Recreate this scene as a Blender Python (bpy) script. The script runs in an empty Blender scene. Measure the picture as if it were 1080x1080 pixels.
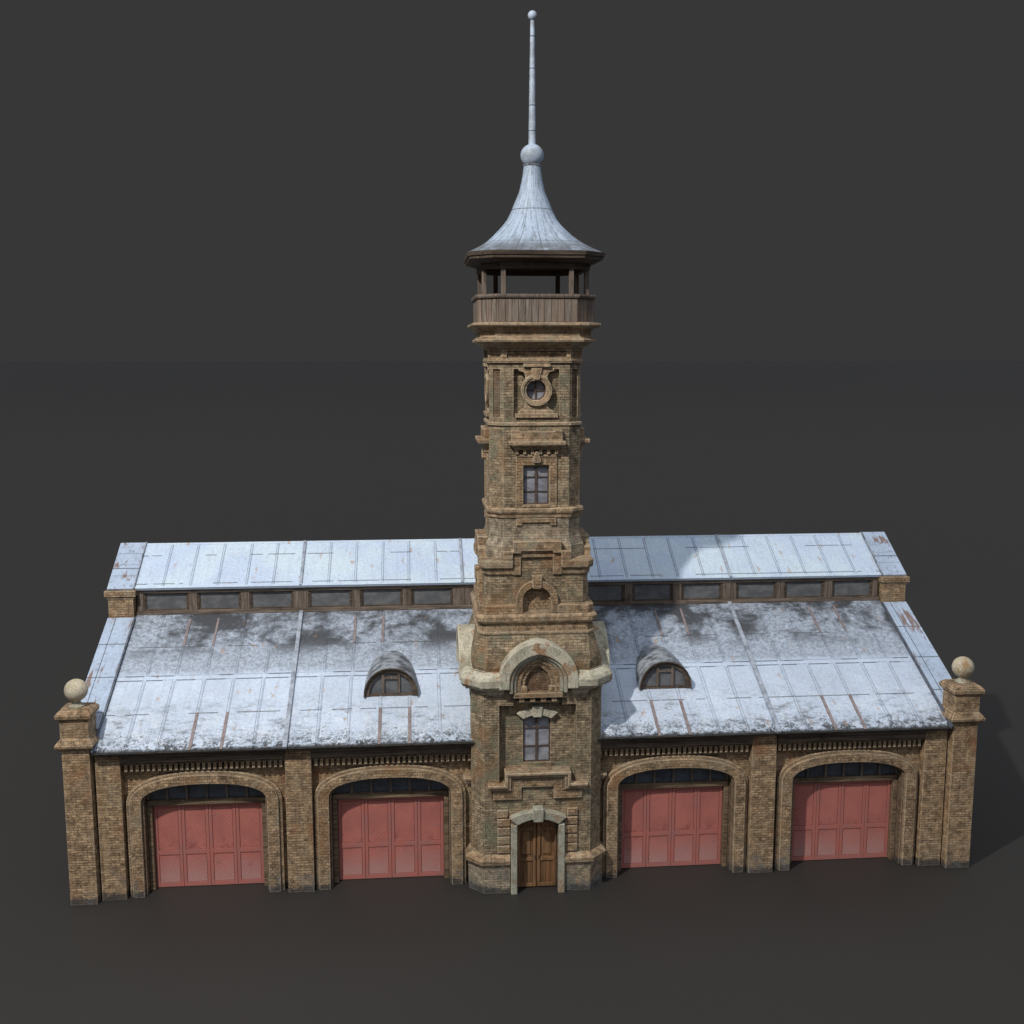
import bpy, math, random
from mathutils import Vector
random.seed(7)
S = bpy.context.scene
COL = S.collection
YT = 1.62            # y of the tower axis
YR = 8.10            # y of the ridge

# ------------------------------------------------------------------ node helpers
class NT:
    def __init__(s, name):
        s.m = bpy.data.materials.new(name); s.m.use_nodes = True
        s.t = s.m.node_tree; s.t.nodes.clear()
        s.out = s.t.nodes.new('ShaderNodeOutputMaterial')
        s.b = s.t.nodes.new('ShaderNodeBsdfPrincipled')
        s.t.links.new(s.b.outputs[0], s.out.inputs[0])
    def n(s, typ, **kw):
        nd = s.t.nodes.new('ShaderNode' + typ)
        for k, v in kw.items():
            if k.startswith('i_'):
                key = k[2:].replace('_', ' ')
                s.set(nd.inputs[key], v)
            else: setattr(nd, k, v)
        return nd
    def set(s, inp, v):
        if isinstance(v, bpy.types.NodeSocket): s.t.links.new(v, inp)
        elif isinstance(v, (tuple, list)) and len(v) == 3 and inp.type == 'RGBA': inp.default_value = (*v, 1)
        else: inp.default_value = v
    def math(s, op, a, b=0.0, c=None, clamp=False):
        nd = s.n('Math', operation=op); nd.use_clamp = clamp
        s.set(nd.inputs[0], a); s.set(nd.inputs[1], b)
        if c is not None: s.set(nd.inputs[2], c)
        return nd.outputs[0]
    def noise(s, vec, scale, detail=4, rough=.55, dist=0.0):
        nd = s.n('TexNoise', i_Scale=scale, i_Detail=detail, i_Roughness=rough, i_Distortion=dist)
        s.t.links.new(vec, nd.inputs['Vector']); return nd.outputs['Fac']
    def ramp(s, fac, lo, hi, a=0.0, b=1.0):
        nd = s.n('MapRange'); s.set(nd.inputs[0], fac)
        nd.interpolation_type = 'SMOOTHSTEP'
        for i, v in zip((1, 2, 3, 4), (lo, hi, a, b)): s.set(nd.inputs[i], v)
        return nd.outputs[0]
    def mix(s, fac, a, b, mode='MIX'):
        nd = s.n('Mix', data_type='RGBA', blend_type=mode)
        s.set(nd.inputs[0], fac); s.set(nd.inputs[6], a); s.set(nd.inputs[7], b)
        return nd.outputs[2]
    def xyz(s, vec):
        nd = s.n('SeparateXYZ'); s.t.links.new(vec, nd.inputs[0]); return nd.outputs
    def comb(s, x, y, z=0.0):
        nd = s.n('CombineXYZ')
        for i, v in enumerate((x, y, z)): s.set(nd.inputs[i], v)
        return nd.outputs[0]
    def obj(s): return s.n('TexCoord').outputs['Object']
    def scale(s, vec, v):
        nd = s.n('VectorMath', operation='MULTIPLY'); s.t.links.new(vec, nd.inputs[0]); nd.inputs[1].default_value = v
        return nd.outputs[0]
    def bump(s, h, strength, dist, prev=None):
        nd = s.n('Bump', i_Strength=strength, i_Distance=dist); s.t.links.new(h, nd.inputs['Height'])
        if prev: s.t.links.new(prev, nd.inputs['Normal'])
        s.t.links.new(nd.outputs[0], s.b.inputs['Normal']); return nd.outputs[0]
    def done(s, col, rough=.8, spec=.3, metal=0.0):
        s.set(s.b.inputs['Base Color'], col); s.set(s.b.inputs['Roughness'], rough)
        s.b.inputs['Specular IOR Level'].default_value = spec; s.b.inputs['Metallic'].default_value = metal
        return s.m

def wallcoord(s):
    """coordinates that lie in the wall's own plane: (along, height)"""
    P = s.obj(); x, y, z = s.xyz(P)
    nx, ny, nz = s.xyz(s.n('NewGeometry').outputs['True Normal'])
    ax, ay, az = (s.math('ABSOLUTE', v) for v in (nx, ny, nz))
    sx = s.math('GREATER_THAN', ax, s.math('ADD', ay, .01))
    u = s.n('Mix', data_type='FLOAT'); s.set(u.inputs[0], sx); s.set(u.inputs[2], x); s.set(u.inputs[3], y); u = u.outputs[0]
    dg = s.math('MULTIPLY', s.math('GREATER_THAN', ax, .5), s.math('GREATER_THAN', ay, .5))
    u = s.math('MULTIPLY', u, s.math('ADD', 1.0, s.math('MULTIPLY', dg, .414)))
    top = s.math('GREATER_THAN', az, .75)
    v = s.n('Mix', data_type='FLOAT'); s.set(v.inputs[0], top); s.set(v.inputs[2], z); s.set(v.inputs[3], y)
    return P, s.comb(u, v.outputs[0]), z

def edge_wear(s, r=.05):
    bv = s.n('Bevel', samples=4); bv.inputs['Radius'].default_value = r
    g = s.n('NewGeometry')
    d = s.n('VectorMath', operation='DOT_PRODUCT')
    s.t.links.new(bv.outputs[0], d.inputs[0]); s.t.links.new(g.outputs['True Normal'], d.inputs[1])
    return s.ramp(d.outputs['Value'], .998, .90)

def brick(name, c1, c2, mortar, blotch, lichen, lich_amt=.3, wear=.5, foot=True, rowh=.088, bw=.27):
    s = NT(name); P, uv, z = wallcoord(s)
    b = s.n('TexBrick', i_Color1=c1, i_Color2=c2, i_Mortar=mortar, i_Scale=1.0)
    b.inputs['Mortar Size'].default_value = .009; b.inputs['Brick Width'].default_value = bw
    b.inputs['Row Height'].default_value = rowh; b.inputs['Mortar Smooth'].default_value = .3; b.inputs['Bias'].default_value = -.1
    wob = s.n('VectorMath', operation='ADD'); s.t.links.new(uv, wob.inputs[0])
    nz = s.n('TexNoise', i_Scale=6.0); s.t.links.new(P, nz.inputs['Vector'])
    s.t.links.new(s.scale(nz.outputs['Color'], (.03, .02, 0)), wob.inputs[1])
    s.t.links.new(wob.outputs[0], b.inputs['Vector'])
    col = b.outputs['Color']
    # joints fade in and out; worn single bricks and grain
    avg = tuple((a_ + b_) * .5 for a_, b_ in zip(c1, c2))
    col = s.mix(s.ramp(s.noise(P, 1.9, 5, .65), .42, .62, .0, .8), col, avg)
    st = s.scale(uv, (3.2, 11.4, 1))
    n1 = s.noise(st, 1.0, 3, .6)
    col = s.mix(s.ramp(n1, .58, .78, 0, .42), col, tuple(min(1, v * 1.75) for v in c1))
    col = s.mix(s.ramp(n1, .42, .27, 0, .7), col, tuple(v * .42 for v in c2))
    col = s.mix(1.0, col, s.comb(*(s.ramp(s.noise(P, 4.5, 6, .72), .3, .7, .48, 1.50),) * 3), 'MULTIPLY')
    n2 = s.noise(P, .75, 6, .62)
    col = s.mix(s.ramp(n2, .52, .68, 0, .75), col, blotch)
    n3 = s.noise(P, 1.3, 7, .66, .4)
    col = s.mix(s.ramp(n3, .50, .66, 0, lich_amt), col, lichen)
    col = s.mix(s.ramp(s.noise(s.scale(P, (1, 1, .7)), 2.4, 10, .8, .5), .52, .66, 0, .62), col, tuple(v * .45 for v in c2))
    g = s.noise(P, 22, 4, .7)
    col = s.mix(1.0, col, s.comb(*(s.ramp(g, .3, .7, .72, 1.24),) * 3), 'MULTIPLY')
    if foot:   # damp, dark foot with a ragged top
        zz = s.math('ADD', z, s.math('MULTIPLY', s.noise(P, 2.6, 6, .7), -.55))
        col = s.mix(s.ramp(zz, .02, -.12, 0, .8), col, (.035, .042, .05))
        damp = s.math('MULTIPLY', s.ramp(z, 1.5, .3), s.ramp(s.noise(P, 1.5, 6, .65), .5, .66))
        col = s.mix(s.math('MULTIPLY', damp, .75), col, (.155, .165, .17))
    if wear:
        w = s.math('MULTIPLY', edge_wear(s), s.ramp(s.noise(P, 4, 5, .7), .25, .55, wear * .3, wear))
        col = s.mix(w, col, (.66, .55, .40))
    s.bump(s.math('ADD', s.math('MULTIPLY', b.outputs['Fac'], -1.0), s.math('MULTIPLY', s.noise(P, 18, 6, .7), 2.2)), .8, .022)
    return s.done(col, .88, .25)

def stone(name, c, dirt, stain, amt=.5, rust=None, wear=.5):
    s = NT(name); P = s.obj(); x, y, z = s.xyz(P)
    n = s.noise(P, 2.4, 8, .68, .5)
    col = s.mix(s.ramp(n, .44, .66, 0, amt), c, dirt)
    st = s.noise(s.scale(P, (5, 5, .9)), 1.4, 6, .65)
    col = s.mix(s.ramp(st, .52, .7, 0, .6), col, stain)
    if rust: col = s.mix(s.ramp(s.noise(P, 1.5, 9, .72), .535, .60, 0, .8), col, rust)
    g = s.noise(P, 26, 4, .72)
    col = s.mix(1.0, col, s.comb(*(s.ramp(g, .28, .72, .62, 1.32),) * 3), 'MULTIPLY')
    if wear: col = s.mix(s.math('MULTIPLY', edge_wear(s, .03), wear), col, tuple(min(.8, v * 1.5) for v in c))
    s.bump(s.noise(P, 14, 8, .7), .6, .03)
    return s.done(col, .85, .3)

def wood(name, c, dark, axis='Z', plank=None, wear=.0):
    s = NT(name); P, uv, z = wallcoord(s)
    sc = (14, 14, .9) if axis == 'Z' else (.8, 14, 14)
    g = s.noise(s.scale(P, sc), 1.0, 6, .65)
    col = s.mix(s.ramp(g, .35, .68), dark, c)
    col = s.mix(s.ramp(s.noise(P, 1.7, 7, .7), .5, .68, 0, .5), col, tuple(v * .45 for v in dark))
    h = g
    if plank:
        u, v, _ = s.xyz(uv)
        f = s.math('FRACT', s.math('DIVIDE', u, plank))
        gap = s.math('LESS_THAN', f, .09)
        idx = s.math('FLOOR', s.math('DIVIDE', u, plank))
        r = s.n('TexWhiteNoise', noise_dimensions='1D'); s.set(r.inputs['W'], idx)
        col = s.mix(s.ramp(r.outputs['Value'], 0, 1, 0, .5), col, (c[0] * .95, c[1] * .78, c[2] * .70))
        col = s.mix(s.math('MULTIPLY', gap, .85), col, tuple(v * .25 for v in dark))
        h = s.math('SUBTRACT', g, gap)
    s.bump(h, .6, .015)
    return s.done(col, .85, .25)

def sheet_metal(name, mode):
    """painted zinc sheets; uv.x = metres along the roof, uv.y = 0 at the eave .. 1 at the top"""
    s = NT(name); P = s.obj(); uvn = s.n('UVMap').outputs[0]; u, v, _ = s.xyz(uvn)
    base = {'lower': (.50, .58, .70), 'upper': (.52, .62, .79), 'cope': (.395, .48, .61), 'bell': (.44, .54, .68)}[mode]
    n = s.noise(P, .55, 5, .6)
    col = s.mix(s.ramp(n, .35, .65), base, tuple(min(.8, c * 1.14) for c in base))
    # streaks running down the slope
    st = s.noise(s.scale(uvn, (5.0, 1.6, 1)), 1.3, 6, .65)
    col = s.mix(s.ramp(st, .50, .72, 0, .30), col, (.34, .37, .42))
    g = s.noise(P, 11, 6, .75)
    if mode == 'lower':
        chalk = s.math('MULTIPLY', s.ramp(v, .50, .12), s.ramp(s.noise(s.scale(P, (2.5, 1, 1)), 1.6, 8, .72), .44, .66, 0, .3))
        col = s.mix(chalk, col, (.80, .81, .83))
        # grey weathered upper half, white chalky eave zone
        up = s.ramp(v, .50, .56)
        grit = s.noise(P, 8.0, 10, .86)
        col = s.mix(s.math('MULTIPLY', up, s.ramp(grit, .42, .58, .20, .82)), col, (.20, .22, .26))
        # soft dark stains near the clerestory, in a broken belt
        band = s.math('MULTIPLY', s.ramp(v, .60, .78), 1.0)
        q = s.noise(s.comb(s.math('MULTIPLY', u, .55), s.math('MULTIPLY', v, 4.6)), 1.0, 8, .66, .35)
        col = s.mix(s.math('MULTIPLY', band, s.ramp(q, .42, .58, 0, .92)), col, (.042, .043, .046))
        q2 = s.noise(P, 3.0, 11, .86)
        col = s.mix(s.math('MULTIPLY', s.ramp(v, .50, .90), s.ramp(q2, .50, .60, 0, .8)), col, (.07, .07, .075))
        # moss speckle along the eave
        e = s.math('POWER', s.ramp(v, .34, .0), 1.3)
        sp = s.noise(P, 13.0, 8, .78)
        th = s.math('SUBTRACT', .66, s.math('MULTIPLY', e, .165))
        m = s.math('MULTIPLY', s.ramp(s.math('SUBTRACT', sp, th), 0, .03), s.ramp(v, .27, .14))
        cl = s.ramp(s.noise(P, 1.3, 4, .6), .40, .56, .05, 1)
        col = s.mix(s.math('MULTIPLY', s.math('MULTIPLY', m, .72), cl), col, (.035, .034, .032))
        sm = s.math('MULTIPLY', s.ramp(v, .44, .12), s.ramp(s.noise(s.scale(P, (.9, 2.2, 2.2)), 1.0, 12, .88), .50, .62, 0, .85))
        col = s.mix(sm, col, (.12, .12, .125))
        bl = s.noise(P, 4.2, 10, .8)
        col = s.mix(s.math('MULTIPLY', s.ramp(v, .13, .01), s.ramp(bl, .50, .55, 0, .95)), col, (.03, .029, .027))
        edge = s.ramp(s.math('ADD', v, s.math('MULTIPLY', s.noise(P, 7, 5, .7), -.05)), -.002, -.02)
        col = s.mix(s.math('MULTIPLY', edge, .9), col, (.03, .03, .03))
    if mode in ('bell', 'cope'):
        col = s.mix(s.ramp(s.noise(s.scale(P, (3, 3, 1.1)), 1.6, 9, .78), .52, .68, 0, .7), col, (.13, .135, .15))
    if mode == 'bell':
        col = s.mix(s.ramp(s.noise(s.comb(s.math('MULTIPLY', s.math('PINGPONG', u, .5), 90), s.math('MULTIPLY', v, 5)), 1.0, 8, .76), .45, .66, 0, .8), col, (.11, .12, .145))
        col = s.mix(s.math('MULTIPLY', s.ramp(v, .34, .08, 0, .85), s.ramp(s.noise(P, 2.5, 6, .7), .3, .55, .45, 1)), col, (.11, .11, .115))
        a = s.math('FRACT', s.math('MULTIPLY', u, 16.0)); lr = s.math('LESS_THAN', a, .035)
        rows = s.math('LESS_THAN', s.math('ABSOLUTE', s.math('SUBTRACT', v, .22)), .003)
        rows2 = s.math('LESS_THAN', s.math('ABSOLUTE', s.math('SUBTRACT', v, .62)), .004)
        col = s.mix(s.math('MULTIPLY', s.math('MAXIMUM', lr, s.math('MAXIMUM', rows, rows2)), s.ramp(g, .35, .6, .35, .95)), col, (.07, .075, .085))
    # thin sheet joints across the slope, broken up
    if mode in ('lower', 'upper', 'cope'):
        js = {'lower': (.245, .735), 'upper': (.72, .08), 'cope': (.25, .5, .75)}[mode]
        seg = s.n('TexWhiteNoise', noise_dimensions='1D'); s.set(seg.inputs['W'], s.math('FLOOR', s.math('DIVIDE', s.math('ADD', u, 8.36), 1.03)))
        for k, j in enumerate(js):
            w = {'lower': .0032, 'upper': .009, 'cope': .0035}[mode]
            ln = s.math('LESS_THAN', s.math('ABSOLUTE', s.math('SUBTRACT', v, j)), w)
            br = s.math('GREATER_THAN', s.noise(s.comb(u, j * 7.0 + k), 1.1, 2), .48)
            if mode == 'cope': br = 1.0
            col = s.mix(s.math('MULTIPLY', s.math('MULTIPLY', ln, br), .8), col, (.07, .07, .08))
    # rust runs
    rn = s.noise(s.comb(s.math('MULTIPLY', u, 3.3), s.math('MULTIPLY', v, {'lower': 9, 'upper': 3.2, 'cope': 3.0, 'bell': 5}[mode])), 1.0, 6, .6)
    lo = {'lower': .632, 'upper': .615, 'cope': .56, 'bell': .66}[mode]
    col = s.mix(s.ramp(rn, lo, lo + .06, 0, .55 if mode != 'cope' else .85), col, (.42, .235, .09) if mode != 'cope' else (.20, .10, .05))
    col = s.mix(1.0, col, s.comb(*(s.ramp(g, .25, .75, .82, 1.14),) * 3), 'MULTIPLY')
    s.bump(s.math('ADD', s.noise(P, 1.2, 5, .6), s.math('MULTIPLY', g, .12)), .25, .05)
    return s.done(col, .52, .45)

M = {}
M['brick'] = brick('tan_brick', (.50, .355, .215), (.24, .158, .092), (.12, .088, .06), (.28, .135, .068), (.38, .33, .24), .35)
M['brick_tower'] = brick('lichened_brick', (.42, .325, .215), (.19, .145, .092), (.10, .082, .062), (.31, .18, .09), (.20, .215, .15), .7)
M['brick_dark'] = brick('dark_brick', (.25, .17, .11), (.14, .095, .062), (.08, .06, .045), (.18, .10, .06), (.19, .17, .13), .45, wear=.3)  # darker brick for recessed faces; at the garage jambs shade put into the colour
M['brick_trim'] = brick('brick_moulding', (.45, .315, .195), (.24, .16, .095), (.14, .10, .065), (.30, .165, .08), (.38, .33, .23), .5, wear=.85, rowh=.10, bw=.17)
M['render'] = brick('weathered_plaster_brick', (.40, .33, .24), (.29, .235, .17), (.21, .18, .13), (.36, .23, .14), (.18, .20, .165), .75, wear=.6)
M['stone'] = stone('pale_stone', (.56, .52, .41), (.28, .27, .20), (.15, .15, .11), .75, rust=(.34, .17, .075))
M['stone_grey'] = stone('grey_stone', (.40, .385, .31), (.22, .215, .17), (.14, .13, .10), .7, rust=(.30, .19, .11))
M['stone_warm'] = brick('block_moulding', (.455, .325, .205), (.235, .16, .10), (.12, .09, .06), (.27, .155, .075), (.36, .33, .24), .6, wear=1.0, foot=False, rowh=.19, bw=.44)
M['ball'] = stone('ball_stone', (.56, .50, .38), (.40, .34, .22), (.25, .23, .17), .85, rust=(.36, .21, .10), wear=0)
M['wood_dark'] = wood('dark_timber', (.15, .115, .088), (.060, .045, .035), 'X')
M['wood_grey'] = wood('grey_timber', (.24, .19, .155), (.10, .078, .063), 'Z')
M['wood_plank'] = wood('grey_plank', (.29, .245, .205), (.115, .095, .08), 'Z', plank=.21)
M['wood_beam'] = wood('frame_timber', (.27, .19, .125), (.10, .07, .045), 'X')
M['wood_greyx'] = wood('grey_beam', (.26, .205, .165), (.10, .078, .063), 'X')
M['zinc_lower'] = sheet_metal('weathered_zinc', 'lower')
M['zinc_upper'] = sheet_metal('clean_zinc', 'upper')
M['zinc_cope'] = sheet_metal('rusty_zinc', 'cope')
M['zinc_bell'] = sheet_metal('bell_zinc', 'bell')

def simple(name, c, c2, scale, rough=.7, spec=.3, b=.2, det=6):
    s = NT(name); P = s.obj(); n = s.noise(P, scale, det, .68)
    col = s.mix(s.ramp(n, .38, .66), c, c2); s.bump(s.noise(P, scale * 4, 5), b, .01)
    return s.done(col, rough, spec)
M['seam'] = simple('zinc_seam', (.42, .47, .55), (.22, .24, .28), 3)
M['seam_rust'] = simple('rusty_seam', (.30, .245, .24), (.20, .16, .155), 5)
M['zinc_dull'] = simple('dull_zinc', (.36, .39, .43), (.075, .08, .09), 2.6, .6)
M['joint'] = simple('dark_joint', (.14, .16, .20), (.07, .08, .10), 5)
M['moss'] = simple('moss_edge', (.05, .045, .038), (.022, .021, .02), 9, .9)
M['shadow_gap'] = simple('dark_interior', (.02, .02, .022), (.012, .012, .013), 2)
M['mast'] = simple('mast_metal', (.46, .55, .68), (.30, .34, .40), 3.0, .5, .5)
M['iron'] = simple('window_bar', (.13, .085, .065), (.06, .045, .04), 9)

def glass(name, c, c2):
    s = NT(name); P = s.obj()
    col = s.mix(s.ramp(s.noise(s.scale(P, (1.2, 1.2, 2.2)), 1.6, 5, .6), .36, .66), c, c2)
    s.bump(s.noise(P, 1.8, 2), .12, .02)
    return s.done(col, s.ramp(s.noise(P, 3, 5), .3, .7, .16, .34), .55)
M['glass'] = glass('tower_glass', (.19, .195, .225), (.35, .36, .41))
M['glass_fan'] = glass('fanlight_glass', (.085, .10, .125), (.05, .06, .075))
M['glass_cler'] = glass('clerestory_glass', (.11, .115, .125), (.17, .175, .185))

def red_door():
    s = NT('faded_red_paint'); P = s.obj(); uvn = s.n('UVMap').outputs[0]; u, v, _ = s.xyz(uvn)
    # chevron boards: each leaf turns the other way (uv in metres, leaf = .9 wide)
    pp = s.math('PINGPONG', u, .9)
    d = s.math('MULTIPLY', s.math('ADD', pp, v), .7071)
    f = s.math('FRACT', s.math('DIVIDE', d, .105))
    gap = s.math('LESS_THAN', f, .14)
    col = s.mix(s.ramp(s.noise(P, 1.1, 6, .6), .38, .64), (.48, .165, .135), (.41, .140, .120))
    # chalky faded zone over the lower boards
    zz = s.math('ADD', v, s.math('MULTIPLY', s.noise(P, 2.2, 7, .7), -1.3))
    col = s.mix(s.ramp(zz, .7, -.55, 0, .72), col, (.46, .27, .255))
    pt = s.noise(s.scale(P, (1, 1, 2.4)), 2.1, 8, .72)
    col = s.mix(s.ramp(pt, .62, .70, 0, .65), col, (.24, .17, .17))
    col = s.mix(s.ramp(s.noise(P, 3.1, 7, .7), .62, .72, 0, .6), col, (.20, .03, .03))
    col = s.mix(s.math('MULTIPLY', gap, s.ramp(s.noise(P, 1.4, 5), .38, .58, .05, .42)), col, (.22, .07, .06))
    foot = s.math('ADD', v, s.math('MULTIPLY', s.noise(P, 5, 6, .7), -.28))
    col = s.mix(s.ramp(foot, -.05, -.12, 0, .7), col, (.14, .09, .085))
    mid = s.math('MULTIPLY', s.ramp(s.math('ABSOLUTE', s.math('SUBTRACT', v, 1.35)), .45, .0), s.ramp(s.noise(P, 2.6, 8, .75), .5, .62))
    col = s.mix(s.math('MULTIPLY', mid, .6), col, (.19, .045, .05))
    s.bump(s.math('SUBTRACT', s.noise(P, 12, 4), s.math('MULTIPLY', gap, 1.2)), .5, .012)
    return s.done(col, .62, .35)
M['red'] = red_door()
M['red_rail'] = simple('red_rail_paint', (.44, .148, .120), (.37, .155, .14), 2.2, .6, .35)
M['red_groove'] = simple('red_groove', (.29, .085, .072), (.22, .075, .068), 4)
M['oak'] = wood('brown_oak', (.265, .145, .070), (.12, .065, .033), 'Z', plank=.155)
M['oak_rail'] = wood('brown_oak_rail', (.30, .165, .082), (.15, .082, .042), 'Z')
def ground_mat():
    s = NT('matt_dark_floor'); P = s.obj()
    s.b.inputs['Specular Tint'].default_value = (1, .92, .85, 1)
    s.b.inputs['Sheen Weight'].default_value = .034; s.b.inputs['Sheen Roughness'].default_value = .5; s.b.inputs['Sheen Tint'].default_value = (1, .84, .68, 1)
    return s.done(s.mix(s.ramp(s.noise(P, .05, 3), .3, .7), (.0200, .0196, .0192), (.0208, .0204, .0200)), .62, .5)
M['ground'] = ground_mat()

# ------------------------------------------------------------------ mesh helpers
class MB:
    def __init__(s): s.v = []; s.f = []; s.mi = []; s.uv = []; s.mats = []
    def _m(s, m):
        if m not in s.mats: s.mats.append(m)
        return s.mats.index(m)
    def face(s, pts, m=None, uv=None):
        i = len(s.v); s.v += [tuple(p) for p in pts]; s.f.append(tuple(range(i, i + len(pts))))
        s.mi.append(m); s.uv.append(uv)
    def mesh(s, verts, faces, m=None, uvs=None):
        i = len(s.v); s.v += [tuple(p) for p in verts]
        for k, f in enumerate(faces):
            s.f.append(tuple(i + a for a in f)); s.mi.append(m); s.uv.append(uvs[k] if uvs else None)
    def box(s, x0, x1, y0, y1, z0, z1, m=None, F=None):
        V = [(x, y, z) for z in (z0, z1) for y in (y0, y1) for x in (x0, x1)]
        if F: V = [F(*p) for p in V]
        s.mesh(V, [(0, 2, 3, 1), (4, 5, 7, 6), (0, 1, 5, 4), (2, 6, 7, 3), (0, 4, 6, 2), (1, 3, 7, 5)], m)
    def prism(s, poly, d0, d1, F, m=None, taper=1.0):
        """poly of (u,z) extruded from depth d0 (back) to d1 (front)"""
        n = len(poly)
        cu = sum(p[0] for p in poly) / n; cz = sum(p[1] for p in poly) / n
        V = [F(u, d0, z) for u, z in poly] + [F(cu + (u - cu) * taper, d1, cz + (z - cz) * taper) for u, z in poly]
        s.mesh(V, [tuple(range(n))[::-1], tuple(range(n, 2 * n))] + [(i, (i + 1) % n, n + (i + 1) % n, n + i) for i in range(n)], m)
    def band(s, outer, inner, d0, d1, F, m=None):
        """strip between two open curves with the same number of points, extruded"""
        n = len(outer); V = []
        for d in (d0, d1):
            V += [F(u, d, z) for u, z in outer] + [F(u, d, z) for u, z in inner]
        O0, I0, O1, I1 = 0, n, 2 * n, 3 * n; fs = []
        for i in range(n - 1):
            fs += [(O1 + i, O1 + i + 1, I1 + i + 1, I1 + i), (O0 + i + 1, O0 + i, I0 + i, I0 + i + 1),
                   (O0 + i, O0 + i + 1, O1 + i + 1, O1 + i), (I0 + i + 1, I0 + i, I1 + i, I1 + i + 1)]
        fs += [(O0, O1, I1, I0), (O1 + n - 1, O0 + n - 1, I0 + n - 1, I1 + n - 1)]
        s.mesh(V, fs, m)
    def wall(s, u0, u1, z0, z1, cols, d, depth, F, m=None, mr=None):
        """flat wall with one hole: cols = [(u, zlow, zhigh)...] left to right; reveal goes back by depth"""
        q = lambda a, b, c, e: s.face([F(*a), F(*b), F(*c), F(*e)], m)
        ua, ub = cols[0][0], cols[-1][0]
        if ua > u0: q((u0, d, z0), (ua, d, z0), (ua, d, z1), (u0, d, z1))
        if ub < u1: q((ub, d, z0), (u1, d, z0), (u1, d, z1), (ub, d, z1))
        for (a, al, ah), (b, bl, bh) in zip(cols, cols[1:]):
            if b - a > 1e-6:
                if max(al, bl) > z0 + 1e-5: q((a, d, z0), (b, d, z0), (b, d, bl), (a, d, al))
                if min(ah, bh) < z1 - 1e-5: q((a, d, ah), (b, d, bh), (b, d, z1), (a, d, z1))
        loop = [(a, l) for a, l, h in cols] + [(a, h) for a, l, h in cols[::-1]]
        lp = [loop[0]]
        for p in loop[1:]:
            if abs(p[0] - lp[-1][0]) + abs(p[1] - lp[-1][1]) > 1e-6: lp.append(p)
        for p, r in zip(lp, lp[1:] + lp[:1]):
            if abs(p[0] - r[0]) + abs(p[1] - r[1]) < 1e-6: continue
            if p[1] <= z0 + 1e-6 and r[1] <= z0 + 1e-6: continue
            if p[1] >= z1 - 1e-6 and r[1] >= z1 - 1e-6: continue
            s.face([F(p[0], d, p[1]), F(r[0], d, r[1]), F(r[0], d - depth, r[1]), F(p[0], d - depth, p[1])], mr or m)
    def rect(s, u0, u1, z0, z1, d, F, m=None):
        s.face([F(u0, d, z0), F(u1, d, z0), F(u1, d, z1), F(u0, d, z1)], m)
    def loft(s, rings, m=None, cap0=False, cap1=False, uv=False):
        n = len(rings[0]); V = [p for r in rings for p in r]; fs = []; uvs = []
        nr = len(rings)
        for j in range(nr - 1):
            for i in range(n):
                k = (i + 1) % n
                fs.append((j * n + i, j * n + k, (j + 1) * n + k, (j + 1) * n + i))
                uvs.append([(i / n, j / (nr - 1)), ((i + 1) / n, j / (nr - 1)), ((i + 1) / n, (j + 1) / (nr - 1)), (i / n, (j + 1) / (nr - 1))] if uv else None)
        if cap0: fs.append(tuple(range(n))[::-1]); uvs.append(None)
        if cap1: fs.append(tuple((nr - 1) * n + i for i in range(n))); uvs.append(None)
        s.mesh(V, fs, m, uvs)
    def build(s, name, mat, parent=None, bevel=0.0, seg=2, smooth=False, label=None, recalc=True):
        me = bpy.data.meshes.new(name); me.from_pydata(s.v, [], s.f)
        for mm in [mat] + [x for x in dict.fromkeys(s.mi) if x]: me.materials.append(mm if not isinstance(mm, str) else M[mm])
        names = [mat] + [x for x in dict.fromkeys(s.mi) if x]
        for p, mi in zip(me.polygons, s.mi):
            p.material_index = names.index(mi) if mi else 0
            p.use_smooth = smooth
        ul = me.uv_layers.new(name='UVMap')
        for p, uv in zip(me.polygons, s.uv):
            if uv:
                for li, c in zip(p.loop_indices, uv): ul.data[li].uv = c
        import bmesh
        bm = bmesh.new(); bm.from_mesh(me)
        bmesh.ops.remove_doubles(bm, verts=bm.verts, dist=1e-5)
        if recalc: bmesh.ops.recalc_face_normals(bm, faces=bm.faces)
        bm.to_mesh(me); bm.free()
        o = bpy.data.objects.new(name, me); COL.objects.link(o)
        if parent: o.parent = parent
        if bevel:
            b = o.modifiers.new('Bevel', 'BEVEL'); b.width = bevel; b.segments = seg; b.limit_method = 'ANGLE'; b.angle_limit = math.radians(35)
        if smooth:
            e = o.modifiers.new('Edges', 'EDGE_SPLIT'); e.split_angle = math.radians(38)
        if label: o['label'] = label
        return o

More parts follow.
